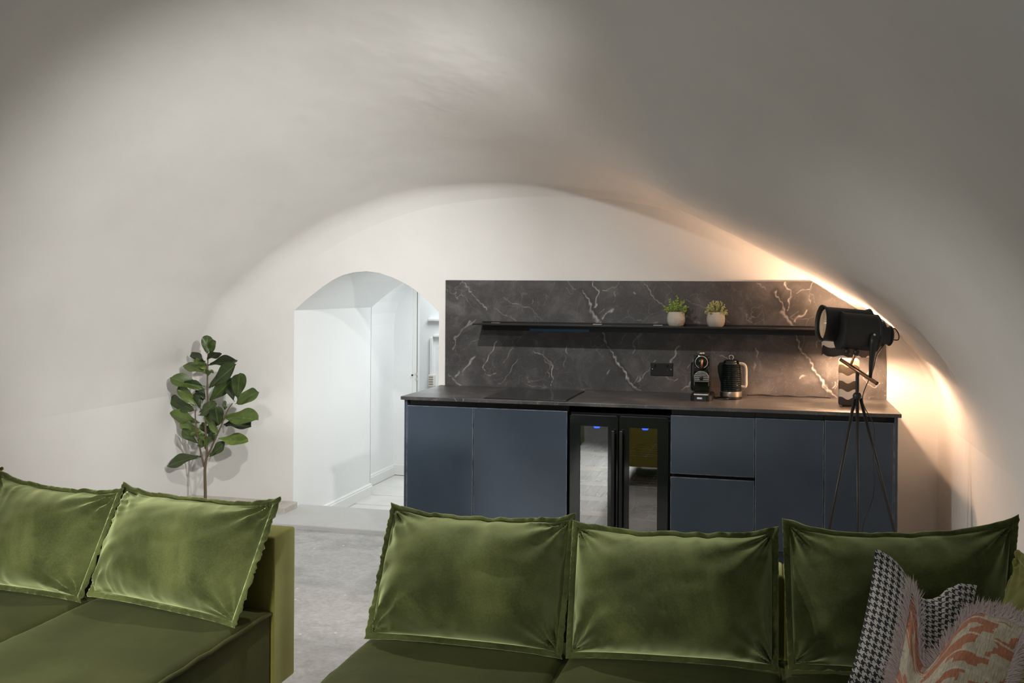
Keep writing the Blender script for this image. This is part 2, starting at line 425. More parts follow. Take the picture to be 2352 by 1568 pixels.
# vault: flares up from the end wall arch to a high barrel over the sofas
P0 = np.array([(-3, .81), (-2.93, .93), (-2.728, 1.185), (-2.442, 1.475), (-2.092, 1.751), (-1.751, 1.949), (-1.419, 2.081), (-1.095, 2.164), (-.779, 2.2), (-.47, 2.215), (-.168, 2.212), (.127, 2.189), (.415, 2.137), (.585, 2.076), (.807, 1.971), (.972, 1.889), (1.241, 1.745), (1.426, 1.642), (1.609, 1.525), (1.763, 1.43), (1.877, 1.330), (2.04, 1.15), (2.12, .98), (2.157, .81)])
def resample(P, n):
    d = np.r_[0, np.cumsum(np.hypot(*np.diff(P, axis=0).T))]; s = np.linspace(0, d[-1], n)
    return np.c_[np.interp(s, d, P[:, 0]), np.interp(s, d, P[:, 1])]
NS = 140
A0 = resample(np.array([p[:] for p in [(q.x, q.y) for q in spline([(x, z, 0) for x, z in P0], 10)]]), NS)
tt = np.linspace(PI, 0, 600); XC, HA = (XL+XR)/2, (XR-XL)/2
A1 = resample(np.c_[XC+HA*np.cos(tt), ZS+2.28*np.sin(tt)], NS)
tan = np.gradient(A0, axis=0); nrm = np.c_[-tan[:, 1], tan[:, 0]]; nrm /= np.linalg.norm(nrm, axis=1)[:, None]  # outward
s01 = np.linspace(0, 1, NS)
rad = .03+.20*np.clip(1-s01/.62, 0, 1)*np.clip(s01/.12, 0, 1)   # soft cove on the left, crisp on the right
rad = rad*np.clip(s01/.03, 0, 1)*np.clip((1-s01)/.03, 0, 1)
ys = np.r_[np.linspace(0, .30, 16)[:-1], np.linspace(.30, 3.0, 40)[:-1], np.linspace(3.0, 8.0, 26)]
rows = []
for y in ys:
    q = np.clip(y/2.8, 0, 1); wgt = 1-(1-q)**1.45
    q3 = np.clip((y-.75)/2.6, 0, 1); wr_ = q3*q3*(3-2*q3); sidew = np.clip((s01-.32)/.46, 0, 1); sidew = sidew*sidew*(3-2*sidew)
    wg = (wgt*(1-sidew)+wr_*sidew)[:, None]
    P = A0*(1-wg)+A1*wg
    q2 = np.clip(1-y/np.maximum(rad, 1e-4), 0, 1)
    ins = rad-rad*np.sqrt(np.clip(1-q2**2, 0, 1))     # rad at the wall, 0 beyond the cove
    P = P+nrm*((rad-ins)*np.exp(-y*1.2))[:, None]
    wob = .4*.010*np.sin(3.1*y+P[:, 0]*2.3)+.4*.008*np.sin(5.3*y-3.7*P[:, 0]+1)+.4*.006*np.sin(9*s01*3+2*y)
    edge = np.clip((s01-.06)/.15, 0, 1)*np.clip((.94-s01)/.15, 0, 1)*min(1, y/.3)*.7
    P = P+nrm*(wob*edge)[:, None]
    P[0] = (XL, ZS); P[-1] = (XR, ZS)
    rows.append(np.c_[P[:, 0], np.full(NS, -y), P[:, 1]])
o = struct(mesh('ceiling', np.concatenate(rows), gridF(NS, len(ys)), m_plaster, None, True), 'white plastered barrel vault ceiling')
# passage: tube of the opening's profile, hall beyond it, far room
def tunnel(name, prof, y0, y1, mat, lab):
    n = len(prof); V = [(x, y0, z) for x, z in prof]+[(x, y1, z) for x, z in prof]
    return struct(mesh(name, V, [[i, i+1, n+i+1, n+i] for i in range(n-1)], mat), lab)
tunnel('wall_passage', DOOR, .004, 1.43, m_passage, 'white arched passage walls through the thick end wall')
HALL = [(-2.33, -.19), (-2.33, 1.25)]+[(-1.55+.78*math.cos(t), 1.25+.62*math.sin(t)) for t in np.linspace(PI, 0, 19)]+[(-.77, 1.25), (-.77, -.19)]
tunnel('wall_hall', HALL, 1.43, 2.36, m_passage, 'white walls and low arch of the little hall')
# ring between passage end and hall
ring = [(-2.6, -.19)]+DOOR+[(-.5, -.19), (-.5, 2.4), (-2.6, 2.4)]
V, F = prismVF(ring, lambda x, z: (x, 1.425, z), lambda x, z: (x, 1.435, z)); o = struct(mesh('wall_hall_near', V, F, m_passage), 'back face of the passage arch'); triangulate(o)
# hall end wall left of the far door
DX = -2.145
V, F = prismVF([(-2.6, -.19), (DX, -.19), (DX, 2.3), (-2.6, 2.3)], lambda x, z: (x, 2.36, z), lambda x, z: (x, 2.46, z))
struct(mesh('wall_hall_end', V, F, m_passage), 'shaded white end wall of the hall beside the far door')
struct(box('wall_hall_right', -1.05, -.5, 2.36, 2.46, -.19, 2.3, m_passage), 'white wall right of the far doorway')
struct(box('wall_far', -4.2, .5, 4.3, 4.4, -.19, 2.6, m_passage), 'bright white wall of the room beyond the passage')
struct(box('wall_far_left', -4.3, -4.2, 2.46, 4.3, -.19, 2.6, m_passage), 'left wall of the room beyond the passage')
struct(box('wall_far_right', .5, .6, 2.46, 4.3, -.19, 2.6, m_passage), 'right wall of the room beyond the passage')
struct(box('ceiling_far', -4.3, .6, 2.46, 4.4, 2.6, 2.7, m_passage), 'ceiling of the room beyond the passage')
# the far door stands open, its edge towards us
d = struct(box('door_1', DX, DX+.042, 2.37, 2.46, -.18, 1.72, m_trim, None, .003), 'white door edge at the end of the hall')
box('hinge', DX+.036, DX+.052, 2.362, 2.375, .715, .738, m_steel, d, .001); box('hinge', DX+.036, DX+.052, 2.362, 2.375, .765, .788, m_steel, d, .001)
lathe('door_knob', [(0, 0), (.006, .002), (.009, .008), (.006, .016), (.004, .03)], (DX+.008, 2.335, .765), m_black, d, (0, 1, 0), 14)
box('door_gap', DX+.0425, DX+.049, 2.372, 2.378, -.18, 1.72, M('door_shadow_gap', (.22, .22, .20), .8), d)
struct(box('trim_1', -2.66, -2.2, 4.24, 4.3, 1.215, 1.25, m_trim, None, .01), 'white cornice strip in the far room')
struct(box('trim_2', -2.60, -2.2, 4.25, 4.3, 1.03, 1.06, m_trim, None, .01), 'white panel moulding in the far room')
struct(box('trim_3', -2.64, -2.60, 4.26, 4.3, -.19, 1.03, m_trim, None, .008), 'white upright moulding in the far room')
t = thing('wall_box', (-2.60, 4.24, .48), 'small beige box on the bright wall far beyond the passage', 'box')
box('casing', -2.645, -2.575, 4.235, 4.30, .47, .60, m_white, t, .004)
for k in range(4): box('slot', -2.635, -2.585, 4.231, 4.236, .49+k*.027, .50+k*.027, M('slot_brown', (.28, .22, .14), .7) if k == 0 else bpy.data.materials['slot_brown'], t)
# skirtings
def skirt(name, x, y0, y1, lab):
    prof = [(0, -.19), (.022, -.19), (.022, -.115), (.016, -.108), (.016, -.10), (.008, -.092), (0, -.09)]
    V, F = prismVF(prof, lambda a, z: (x+a, y0, z), lambda a, z: (x+a, y1, z)); return struct(mesh(name, V, F, m_trim), lab)
skirt('baseboard_left', -2.176, .006, 1.43, 'white skirting along the passage wall'); skirt('baseboard_hall', -2.33, 1.43, 2.36, 'white skirting along the hall wall')
struct(box('baseboard_end', -2.33, DX, 2.338, 2.36, -.19, -.09, m_trim, None, .004), 'white skirting on the hall end wall')
# flagged floor of the passage: separate flagstones over a grout bed
pf = struct(box('floor_passage', -4.2, .5, 0.0, 4.3, -.30, -.205, m_grout), 'pale stone flags on the passage floor')
ycuts = [.13, .50, 1.06, 1.43, 1.80, 2.36, 3.0, 3.7, 4.3]; prng = random.Random(3)
for i in range(len(ycuts)-1):
    xs = [-2.33 if ycuts[i] >= 1.4 else -2.176]; xs[0] = -3.2 if ycuts[i] >= 2.3 else xs[0]
    x = xs[0]
    while x < -.9: x += prng.uniform(.45, .75); xs.append(min(x, -.5))
    for a, b in zip(xs[:-1], xs[1:]):
        g = .006; h = prng.uniform(-.004, .002)
        box('flagstone', a+g, b-g, ycuts[i]+g, ycuts[i+1]-g, -.24, -.19+h, m_flag, pf, .008, 1)
# screed slab before the opening, old stone ledge at its left
struct(box('trim_4', -2.55, -1.06, -.467, .12, ZF-.15, 0, m_slab, None, .006), 'smooth pale screed threshold slab before the arched opening')
struct(box('trim_5', XL, -2.137, -.205, 0, ZF, .045, m_ledge, None, .008), 'old stone ledge along the foot of the end wall left of the opening')

# ------------------------------------------------------------------ kitchen run
YD = -.754                     # door fronts
def unit(loc, label): return thing('base_cabinet', loc, label, 'cabinet', 'navy handleless base cabinets')
def cab(x0, x1, label, doors, endl=False, endr=False, carc=None):
    t = unit(((x0+x1)/2, -.4, ZF), label)
    a0 = x0-.036 if endl else x0; a1 = x1+.022 if endr else x1
    vf = [boxVF(x0+.001, x1-.001, -.70, -.03, .12, .895)]
    mesh('carcass', *join(*vf), m_void, t)
    if endl: box('end_panel', x0-.018, x0, YD, -.02, ZF, .899, m_navy, t, .0015)
    if endr: box('end_panel', x1, x1+.0185, YD, -.02, ZF, .899, m_navy, t, .0015)
    box('plinth', x0, x1, -.69, -.67, ZF, .12, m_navy, t)
    for nm, z0, z1 in doors:
        dd = box(nm, x0+.0018, x1-.0018, YD, YD+.021, z0, z1, m_navy, t, .002)
    return t
cab(-1.019, -.589, 'navy base cabinet at the left end of the worktop, narrow single door', [('door', .12, .864)], endl=True)
cab(-.589, -.004, 'wide navy base cabinet under the black hob, beside the drinks cooler', [('door', .12, .864)])
cab(.604, 1.080, 'navy base cabinet with two stacked drawers right of the drinks cooler', [('drawer', .12, .508), ('drawer', .527, .864)])
cab(1.080, 1.456, 'navy base cabinet with one door just right of the drawers', [('door', .12, .866)])
cab(1.456, 1.8235, 'navy base cabinet at the right end of the worktop behind the tripod lamp', [('door', .12, .868)], endr=True)
# worktop
wt = tag(box('worktop', -1.055, 1.858, -.774, -.001, .899, .92, m_top, None, .002), 'dark marble effect worktop running over all navy cabinets', 'worktop')

# splashback with printed veins (vein strength baked per vertex; flat print)
VEINS = [(0.5, 0.0017, [(-0.166, 1.647), (-0.101, 1.59)]), (0.75, 0.003, [(-0.051, 1.583), (-0.02, 1.529), (0.006, 1.459), (0.039, 1.392), (0.073, 1.339), (0.086, 1.279), (0.119, 1.207), (0.178, 1.121), (0.218, 1.055), (0.264, 0.99), (0.31, 0.938)]), (1, 0.0047, [(0.185, 1.101), (0.224, 1.049), (0.25, 1.003)]), (0.6, 0.0087, [(-0.001, 1.452), (0.033, 1.392), (0.059, 1.366)]), (1, 0.0027, [(0.014, 1.645), (0.017, 1.615), (0.047, 1.585), (0.037, 1.519), (0.026, 1.466)]), (1, 0.005, [(0.147, 1.462), (0.1, 1.426), (0.073, 1.399)]), (0.6, 0.0017, [(0.087, 1.459), (0.053, 1.426)]), (0.6, 0.0017, [(0.195, 1.644), (0.155, 1.604), (0.081, 1.578)]), (0.6, 0.0023, [(0.168, 1.578), (0.154, 1.505)]), (0.6, 0.0023, [(-0.9, 1.646), (-0.822, 1.549), (-0.758, 1.481), (-0.722, 1.439)]), (0.5, 0.0017, [(-0.601, 1.525), (-0.545, 1.494), (-0.461, 1.473), (-0.398, 1.456), (-0.343, 1.378)]), (0.9, 0.003, [(-0.653, 1.228), (-0.689, 1.152), (-0.717, 1.104), (-0.746, 1.049)]), (0.6, 0.0017, [(-0.746, 1.049), (-0.732, 1.008), (-0.69, 0.995), (-0.654, 1.016)]), (0.6, 0.0017, [(-0.533, 1.194), (-0.568, 1.133), (-0.597, 1.085)]), (0.55, 0.002, [(-0.505, 1.113), (-0.548, 1.038), (-0.591, 0.969), (-0.633, 0.941)]), (0.7, 0.002, [(-0.386, 1.169), (-0.324, 1.142), (-0.283, 1.109), (-0.262, 1.075)]), (1, 0.0023, [(-0.262, 1.075), (-0.263, 0.934)]), (0.5, 0.0017, [(-0.283, 1.041), (-0.29, 0.981)]), (0.7, 0.0023, [(-0.172, 1.218), (-0.155, 1.164)]), (0.4, 0.0023, [(-0.176, 1.144), (-0.177, 1.063)]), (0.4, 0.004, [(-0.837, 1.364), (-0.888, 1.315), (-0.946, 1.253), (-0.954, 1.17)]), (0.5, 0.0033, [(-0.81, 1.123), (-0.854, 1.061), (-0.897, 1.012)]), (0.6, 0.003, [(-0.919, 1.025), (-0.941, 0.977)]), (0.4, 0.002, [(0.239, 1.3), (0.192, 1.227)]), (0.5, 0.0017, [(-0.672, 1.46), (-0.63, 1.426), (-0.518, 1.378)]), (0.6, 0.0017, [(-0.405, 1.527), (-0.405, 1.493)]), (0.6, 0.002, [(0.336, 1.031), (0.316, 0.978)]), (0.6, 0.0047, [(0.131, 1.054), (0.111, 1.034)]), (0.45, 0.0033, [(-0.992, 0.997), (-0.941, 0.942), (-0.905, 0.922)]), (0.5, 0.004, [(-0.951, 1.574), (-0.95, 1.557)]), (0.3, 0.0047, [(-0.888, 1.315), (-0.794, 1.378)])]
def splashback():
    nx, nz = 740, 190; x0, x1, z0, z1 = -1.020, 1.855, .9205, 1.648; y = -.012
    gx = np.linspace(x0, x1, nx); d0 = np.r_[A0[:, 0]]; zt = np.minimum(z1, np.interp(gx, A0[:, 0], A0[:, 1])-.004)
    t = np.linspace(0, 1, nz)
    X = np.repeat(gx[None], nz, 0); Z = z0+(zt-z0)[None]*t[:, None]
    wx = .006*np.sin(Z*70+X*31)+.004*np.sin(X*150-Z*90); wz = .005*np.sin(X*83+Z*23)
    val = np.zeros_like(X); shade = np.zeros_like(X)
    for s, wd, pl in VEINS:
        for k in (0, 1, 2):
            off = 1.238*k
            if min(p[0] for p in pl)+off > x1: continue
            P = np.array(pl)+[off, 0]
            dmin = np.full(X.shape, 9.); 
            for a, b in zip(P[:-1], P[1:]):
                ab = b-a; tq = np.clip(((X+wx-a[0])*ab[0]+(Z+wz-a[1])*ab[1])/(ab@ab), 0, 1)
                taper = .45+.55*np.sin(PI*tq)**.5 if len(P) == 2 else 1
                dmin = np.minimum(dmin, np.hypot(X+wx-a[0]-ab[0]*tq, Z+wz-a[1]-ab[1]*tq)/taper)
            val = np.maximum(val, s*np.exp(-(dmin/(wd*1.15))**2)); 
            if len(P) > 8: shade = np.maximum(shade, .7*np.exp(-((dmin-.012)/.014)**2))
    V = np.c_[X.ravel(), np.full(X.size, y), Z.ravel()]
    F = gridF(nx, nz)
    n = len(V)
    ring = [i for i in range(nx)]+[j*nx+nx-1 for j in range(1, nz)]+[(nz-1)*nx+i for i in range(nx-2, -1, -1)]+[j*nx for j in range(nz-2, 0, -1)]
    B = V[ring].copy(); B[:, 1] = -.0005; m = len(ring)
    F += [[ring[i], ring[(i+1) % m], n+(i+1) % m, n+i][::-1] for i in range(m)]
    o = mesh('splashback', np.r_[V, B], F, m_splash)
    for nm, arr in (('vein', val), ('shade', shade)):
        at = o.data.attributes.new(nm, 'FLOAT', 'POINT'); at.data.foreach_set('value', np.r_[arr.ravel(), np.zeros(m)].astype(np.float32))
    return tag(o, 'dark marble effect splashback panel with white veins behind the worktop', 'splashback')
splashback()

# shelf
t = thing('wall_shelf', (.4, -.012, 1.35), 'long black metal wall shelf on the marble splashback', 'shelf')
box('shelf_plate', -.75, 1.62, -.262, -.0125, 1.350, 1.358, m_black, t, .001)
box('wall_flange', -.75, 1.62, -.022, -.0125, 1.308, 1.350, m_black, t)
box('upstand', -.748, 1.62, -.020, -.0125, 1.358, 1.368, m_black, t)
for x in (-.68, .02, .42, .78): box('bracket_clip', x, x+.06, -.05, -.02, 1.358, 1.3605, m_steel, t)
box('protective_film', -.415, -.01, -.0235, -.0222, 1.306, 1.322, m_bluefilm, t); 
box('protective_film', -.43, -.0, -.12, -.02, 1.3485, 1.3495, m_bluefilm, t)

# hob
t = thing('induction_hob', (-.27, -.44, .92), 'black glass induction hob set on the left of the worktop', 'hob')
box('glass_top', -.525, -.018, -.735, -.15, .9215, .9285, m_hob, t, .003)
box('frame', -.529, -.014, -.739, -.146, .9203, .9245, m_black, t, .001)

# socket
t = thing('double_socket', (.473, -.012, 1.07), 'black double power socket on the splashback left of the coffee machine', 'socket')
box('face_plate', .400, .546, -.020, -.0125, 1.028, 1.114, m_black, t, .003)
for x in (.425, .505):
    box('socket_switch', x, x+.012, -.0225, -.0195, 1.083, 1.101, m_blackg, t, .001)
    for dx, dz, w_, h_ in ((.011, .024, .004, .009), (.0, .008, .008, .004), (.020, .008, .008, .004)):
        box('pin_slot', x-.006+dx, x-.006+dx+w_, -.0206, -.0198, 1.036+dz, 1.036+dz+h_, m_void, t)
for x in (.412, .534): lathe('plate_screw', [(.003, 0), (.003, .001), (.002, .0015)], (x, -.02, 1.071), m_steel, t, (0, -1, 0), 10)

# ------------------------------------------------------------------ drinks cooler
t = thing('drinks_cooler', (.302, -.4, ZF), 'black two door glass fronted drinks cooler between the navy cabinets', 'fridge')
for nm, a in (('cabinet_shell', [(.006, .018, -.70, -.03, .03, .855), (.586, .598, -.70, -.03, .03, .855), (.018, .586, -.05, -.03, .03, .855), (.018, .586, -.70, -.05, .80, .855), (.018, .586, -.70, -.05, .03, .10), (.292, .312, -.70, -.05, .10, .80)]),):
    mesh(nm, *join(*[boxVF(*q) for q in a]), m_darkin, t)
box('grille', .01, .594, -.72, -.70, ZF, .09, m_black, t)
def cooler_door(x0, x1, g0, g1, hx):
    z0, z1, gz0, gz1 = .10, .843, .14, .781
    vf = join(boxVF(x0, g0, YD, YD+.03, z0, z1, .002), boxVF(g1, x1, YD, YD+.03, z0, z1, .002), boxVF(g0-.003, g1+.003, YD, YD+.03, gz1, z1, .002), boxVF(g0-.003, g1+.003, YD, YD+.03, z0, gz0, .002))
    dd = mesh('door', *vf, m_blackg, t)
    box('glass_pane', g0, g1, YD+.004, YD+.008, gz0, gz1, m_glass, dd)
    h = join(boxVF(hx-.010, hx+.010, YD-.042, YD-.022, .19, .765, .003), boxVF(hx-.007, hx+.007, YD-.026, YD, .72, .74), boxVF(hx-.007, hx+.007, YD-.026, YD, .22, .24))
    mesh('handle', *h, m_black, dd)
    box('top_hinge_trim', x0+.01, x1-.01, YD+.001, YD+.028, z1, z1+.004, m_black, dd, .001)
cooler_door(.010, .2995, .073, .239, .275); cooler_door(.3045, .592, .365, .529, .321)
for z in (.613, .523, .435, .343, .255, .165):
    s = box('bottle_rack', .045, .270, -.700, -.685, z-.014, z+.010, m_wood, t, .002)
    for k in range(4): box('slat', .06+k*.055, .075+k*.055, -.685, -.12, z-.008, z-.002, m_rackslat, s)
for z in (.60, .40, .22):
    vf = [tubeVF([(.325, y, z), (.575, y, z)], .0022, 6) for y in (-.64, -.56, -.48, -.40, -.32, -.24, -.16)]+[tubeVF([(x, -.65, z-.003), (x, -.12, z-.003)], .0025, 6) for x in (.33, .45, .57)]
    mesh('wire_shelf', *join(*vf), m_steel, t, True)
for x in (.165, .452):
    lathe('status_light', [(0, 0), (.016, .002), (.020, .010), (.020, .014)], (x, -.705, .764), m_led, t, (0, 0, 1), 14)

# ------------------------------------------------------------------ pots on the shelf
def shelf_pot(cx_, cy_, name, label, seed, style):
    z0 = 1.3583; t = thing(name, (cx_, cy_, z0), label, 'plant', 'potted plants on the wall shelf')
    lathe('pot', [(.040, 0), (.049, .008), (.0565, .030), (.0575, .052), (.054, .078), (.0515, .092), (.048, .092), (.048, .080), (.0, .080)], (cx_, cy_, z0), m_gridpot, t, n=36, caps=True, origin=(cx_, cy_, z0))
    lathe('soil', [(.0475, .078), (.0, .084)], (cx_, cy_, z0), m_soil, t, n=20, caps=False)
    R = np.random.default_rng(seed); V, F = [], []
    def leaf(p, d, L, W):
        d = Vector(d).normalized(); s = d.cross(Vector((R.normal(), R.normal(), R.normal()))).normalized(); n = d.cross(s)
        k = len(V)
        V.extend([p[:], (p+d*L*.5+s*W*.5+n*W*.12)[:], (p+d*L)[:], (p+d*L*.5-s*W*.5+n*W*.12)[:], (p+d*L*.55-n*W*.12)[:]])
        F.extend([[k, k+1, k+4], [k+1, k+2, k+4], [k+2, k+3, k+4], [k+3, k, k+4]])
    base = Vector((cx_, cy_, z0+.085)); stems = []
    if style == 0:
        ends = [tuple(1.25*q for q in e_) for e_ in [(-.055, -.01, .03), (-.032, .0, .068), (-.012, -.01, .052), (.004, .0, .090), (.020, -.02, .045), (.034, .01, .062), (.045, -.015, .028), (.062, .0, .032), (.05, -.03, .008), (-.05, -.03, .015), (.0, -.03, .03), (.02, .03, .06), (-.03, .03, .03)]]
        for e in ends:
            e = Vector(e); tip = base+e; b0 = base+Vector((e.x*.3, e.y*.3, -.005)); stems.append(tubeVF([b0, b0.lerp(tip, .5)+Vector((0, 0, .006)), tip], .0013, 5))
            for k in range(26):
                f = R.uniform(.45, 1.0); p = b0.lerp(tip, f); dr = Vector((R.normal(), R.normal(), R.normal()*.6+.45))
                leaf(p+dr.normalized()*.003, dr, R.uniform(.010, .017), R.uniform(.008, .013))
    else:
        for k in range(46):
            ph = R.uniform(0, 2*PI); el = math.acos(R.uniform(-.12, 1)); dr = Vector((math.sin(el)*math.cos(ph), math.sin(el)*math.sin(ph), math.cos(el)))
            tip = base+Vector((dr.x*.066, dr.y*.06, dr.z*.072+.004)); b0 = base+Vector((dr.x*.02, dr.y*.02, -.004)); stems.append(tubeVF([b0, tip], .001, 4))
            for q in range(9):
                p = b0.lerp(tip, R.uniform(.65, 1.02)); d2 = dr+Vector((R.normal(), R.normal(), R.normal()))*.7; leaf(p, d2, R.uniform(.010, .016), R.uniform(.006, .010))
    tag(mesh('foliage', V, F, m_succ1 if style == 0 else m_succ2, t), kind='stuff')
    mesh('stems', *join(*stems), m_succ1, t, True)
shelf_pot(.576, -.14, 'potted_succulent', 'bright green succulent in a pale gridded pot, left of the two on the shelf', 11, 0)
shelf_pot(.825, -.14, 'potted_sprig', 'rounded pale yellowish plant in a gridded pot, nearer the lamps on the shelf', 12, 1)

# ------------------------------------------------------------------ coffee machine
def coffee():
    X, Y0, Z = .757, -.45, .9203
    t = thing('coffee_machine', (X, -.33, Z), 'black capsule coffee machine with chrome ring on the worktop', 'coffee machine')
    # base with rounded outline
    def rr(x0, x1, y0, y1, rad_, n=6):
        pts = []
        for cxx, cyy, a0 in ((x1-rad_, y1-rad_, 0), (x0+rad_, y1-rad_, PI/2), (x0+rad_, y0+rad_, PI), (x1-rad_, y0+rad_, 1.5*PI)):
            for k in range(n+1): a = a0+PI/2*k/n; pts.append((cxx+rad_*math.cos(a), cyy+rad_*math.sin(a)))
        return pts
    p = rr(X-.064, X+.066, -.475, -.20, .035)
    V, F = prismVF(p, lambda x, y: (x, y, Z), lambda x, y: (x*1.0, y, Z+.034)); mesh('base', V, F, m_black, t)
    box('badge', X-.024, X+.010, -.4775, -.474, Z+.011, Z+.023, m_label, t, .003)
    # body: extruded side outline (front recess for the cup)
    side = [(-.205, .034), (-.40, .034), (-.40, .045), (-.335, .05), (-.335, .108), (-.405, .112), (-.425, .118), (-.428, .18), (-.420, .19), (-.418, .27), (-.40, .279), (-.26, .275), (-.215, .25)]
    V, F = prismVF([(y, z+Z) for y, z in side], lambda y, z: (X-.047, y, z), lambda y, z: (X+.047, y, z))
    o = mesh('body', V, F, m_blackg, t); triangulate(o)
    m2 = o.modifiers.new('bevel', 'BEVEL'); m2.width = .005; m2.segments = 2; m2.limit_method = 'ANGLE'
    # round head, chrome ring, lever
    lathe('head', [(.0, .012), (.030, .012), (.044, .006), (.047, 0), (.047, -.10)], (X, -.420, Z+.232), m_blackg, t, (0, -1, 0), 32)
    ringp = [(X+.0365*math.sin(a), -.4335, Z+.232+.0365*math.cos(a)) for a in np.linspace(-2.75, 2.75, 40)]
    tube('chrome_ring', ringp, .0026, m_chrome, t, 8)
    tube('lever', [(X+.002, -.432, Z+.252), (X+.004, -.447, Z+.244), (X+.003, -.452, Z+.222), (X+.001, -.446, Z+.200)], [.005, .007, .007, .005], m_copper, t, 10)
    V, F = latheVF([(.0, .010), (.016, .009), (.020, .003), (.020, 0)], (X-.002, -.37, Z+.279), (0, 0, 1), 20); mesh('water_cap', V, F, m_steel, t, True)
    # grille: arched chrome slats
    gz0, gz1 = .111, .172
    mesh('grille_back', *prismVF([(X-.043, Z+gz0), (X+.043, Z+gz0)]+[(X+.043*math.cos(a), Z+.140+.036*math.sin(a)) for a in np.linspace(0, PI, 15)], lambda x, z: (x, -.4285, z), lambda x, z: (x, -.425, z)), m_black, t)
    for k in range(6):
        z = gz0+.004+k*.0108; hw = .0415 if z < .140 else .0415*math.sqrt(max(0.02, 1-((z-.140)/.036)**2))
        box('grille_slat', X-hw, X+hw, -.4325, -.428, Z+z, Z+z+.0046, m_chrome, t, .0008, 1)
    arch = [(X-.043, -.430, Z+gz0-.022), (X-.043, -.430, Z+.140)]+[(X-.043*math.cos(a), -.430, Z+.140+.037*math.sin(a)) for a in np.linspace(0, PI, 17)][1:-1]+[(X+.043, -.430, Z+.140), (X+.043, -.430, Z+gz0-.022)]
    tube('grille_rim', arch, .0018, m_chrome, t, 8)
    lathe('capsule_spout', [(.012, 0), (.012, .004), (.009, .006), (0, .006)], (X, -.432, Z+.134), m_black, t, (0, -1, 0), 18)
    box('drip_tray', X-.044, X+.044, -.462, -.34, Z+.034, Z+.042, m_steel, t, .002)
    lathe('water_tank', [(.0, -.09), (.040, -.088), (.045, -.075), (.045, .075), (.040, .088), (0, .09)], (X-.030, -.29, Z+.134), m_blackg, t, (0, 0, 1), 28)
coffee()
# ------------------------------------------------------------------ kettle
def kettle():
    X, Y, Z = .927, -.27, .9203
    t = thing('electric_kettle', (X, Y, Z), 'black ribbed electric kettle with steel band next to the coffee machine', 'kettle')
    lathe('base', [(.060, 0), (.068, .003), (.068, .012), (.064, .016), (.0, .016)], (X, Y, Z), m_black, t, n=36)
    lathe('steel_band', [(.0655, .016), (.067, .018), (.066, .046), (.064, .048)], (X, Y, Z), m_steel, t, n=40, caps=False)
    prof = [(.064, .048)]
    for k in range(14):
        z = .050+k*.0120; R_ = .0655-.010*(k/14)**2
        prof += [(R_-.0034, z), (R_+.0005, z+.0035), (R_+.0005, z+.0085), (R_-.0034, z+.0118)]
    prof += [(.052, .222), (.048, .229), (.043, .231)]
    lathe('body', prof, (X, Y, Z), m_blackg, t, n=44, caps=False)
    lathe('lid', [(.046, .229), (.043, .236), (.030, .241), (.0, .243)], (X, Y, Z), m_blackg, t, n=32, caps=False)
    tube('lid_ring', [(X+.0135*math.cos(a), Y, Z+.255+.0135*math.sin(a)) for a in np.linspace(0, 2*PI, 25)[:-1]], .0022, m_chrome, t, 8, True)
    # spout on the left, handle on the right
    V, F = prismVF([(-.052, .055), (-.078, .16), (-.082, .20), (-.070, .222), (-.045, .226)], lambda a, z: (X+a, Y-.020, Z+z), lambda a, z: (X+a, Y+.020, Z+z)); o = mesh('spout', V, F, m_blackg, t)
    tube('handle', spline([(X+.045, Y-.01, Z+.218), (X+.072, Y-.012, Z+.216), (X+.088, Y-.013, Z+.195), (X+.090, Y-.013, Z+.12), (X+.088, Y-.013, Z+.082), (X+.062, Y-.01, Z+.078)], 6), .0095, m_handlegrey, t, 12)
    tube('power_cord', spline([(X-.05, Y+.02, Z+.006), (X-.085, Y-.02, Z+.005), (X-.075, Y-.065, Z+.005), (X-.03, Y-.078, Z+.006), (X-.01, Y-.066, Z+.006)], 8), .003, m_rope, t, 8)
kettle()
tag(tube('power_cable', spline([(1.02, -.05, .9245), (1.10, -.028, .926), (1.17, -.045, .9245), (1.24, -.026, .926), (1.31, -.042, .9245), (1.40, -.026, .926), (1.47, -.045, .9245), (1.525, -.06, .9245)], 8), .0038, m_rope, None, 8), 'wavy black cable lying along the splashback between kettle and table lamp', 'cable')

# ------------------------------------------------------------------ table lamp
def table_lamp():
    X, Y, Z = 1.605, -.45, .9203
    t = thing('table_lamp', (X, Y, Z), 'table lamp with black and white wavy stripes on base and drum shade, glowing warm', 'lamp')
    V, F = boxVF(X-.056, X+.056, Y-.048, Y+.048, Z, Z+.276, .014, 4); o = mesh('base', V, F, m_wavebase, t, True, origin=(X, Y, Z)); sharp(o, 50)
    lathe('stem', [(.022, .2755), (.022, .2775), (.012, .279)], (X, Y, Z), m_steel, t, n=18)
    lathe('bulb_holder', [(.014, .276), (.019, .279), (.019, .297), (.013, .300)], (X, Y, Z), m_black, t, n=18)
    lathe('bulb', [(.012, .300), (.022, .314), (.027, .334), (.021, .354), (0, .362)], (X, Y, Z), m_bulb, t, n=18)
    SZ = Z+.292
    prof = [(.152, 0), (.152, .128), (.149, .128), (.149, 0), (.152, 0)]
    o = lathe('shade', prof, (X, Y, SZ), m_waveshade, t, n=56, caps=False, origin=(X, Y, SZ))
    lathe('shade_lining', [(.1485, .002), (.1485, .126)], (X, Y, SZ), m_shadein, t, n=56, caps=False)
    for k in range(3):
        a = k*2*PI/3+.4; tube('shade_spoke', [(X+.018*math.cos(a), Y+.018*math.sin(a), Z+.294), (X+.149*math.cos(a), Y+.149*math.sin(a), SZ+.02)], .0018, m_steel, t, 6)
table_lamp()

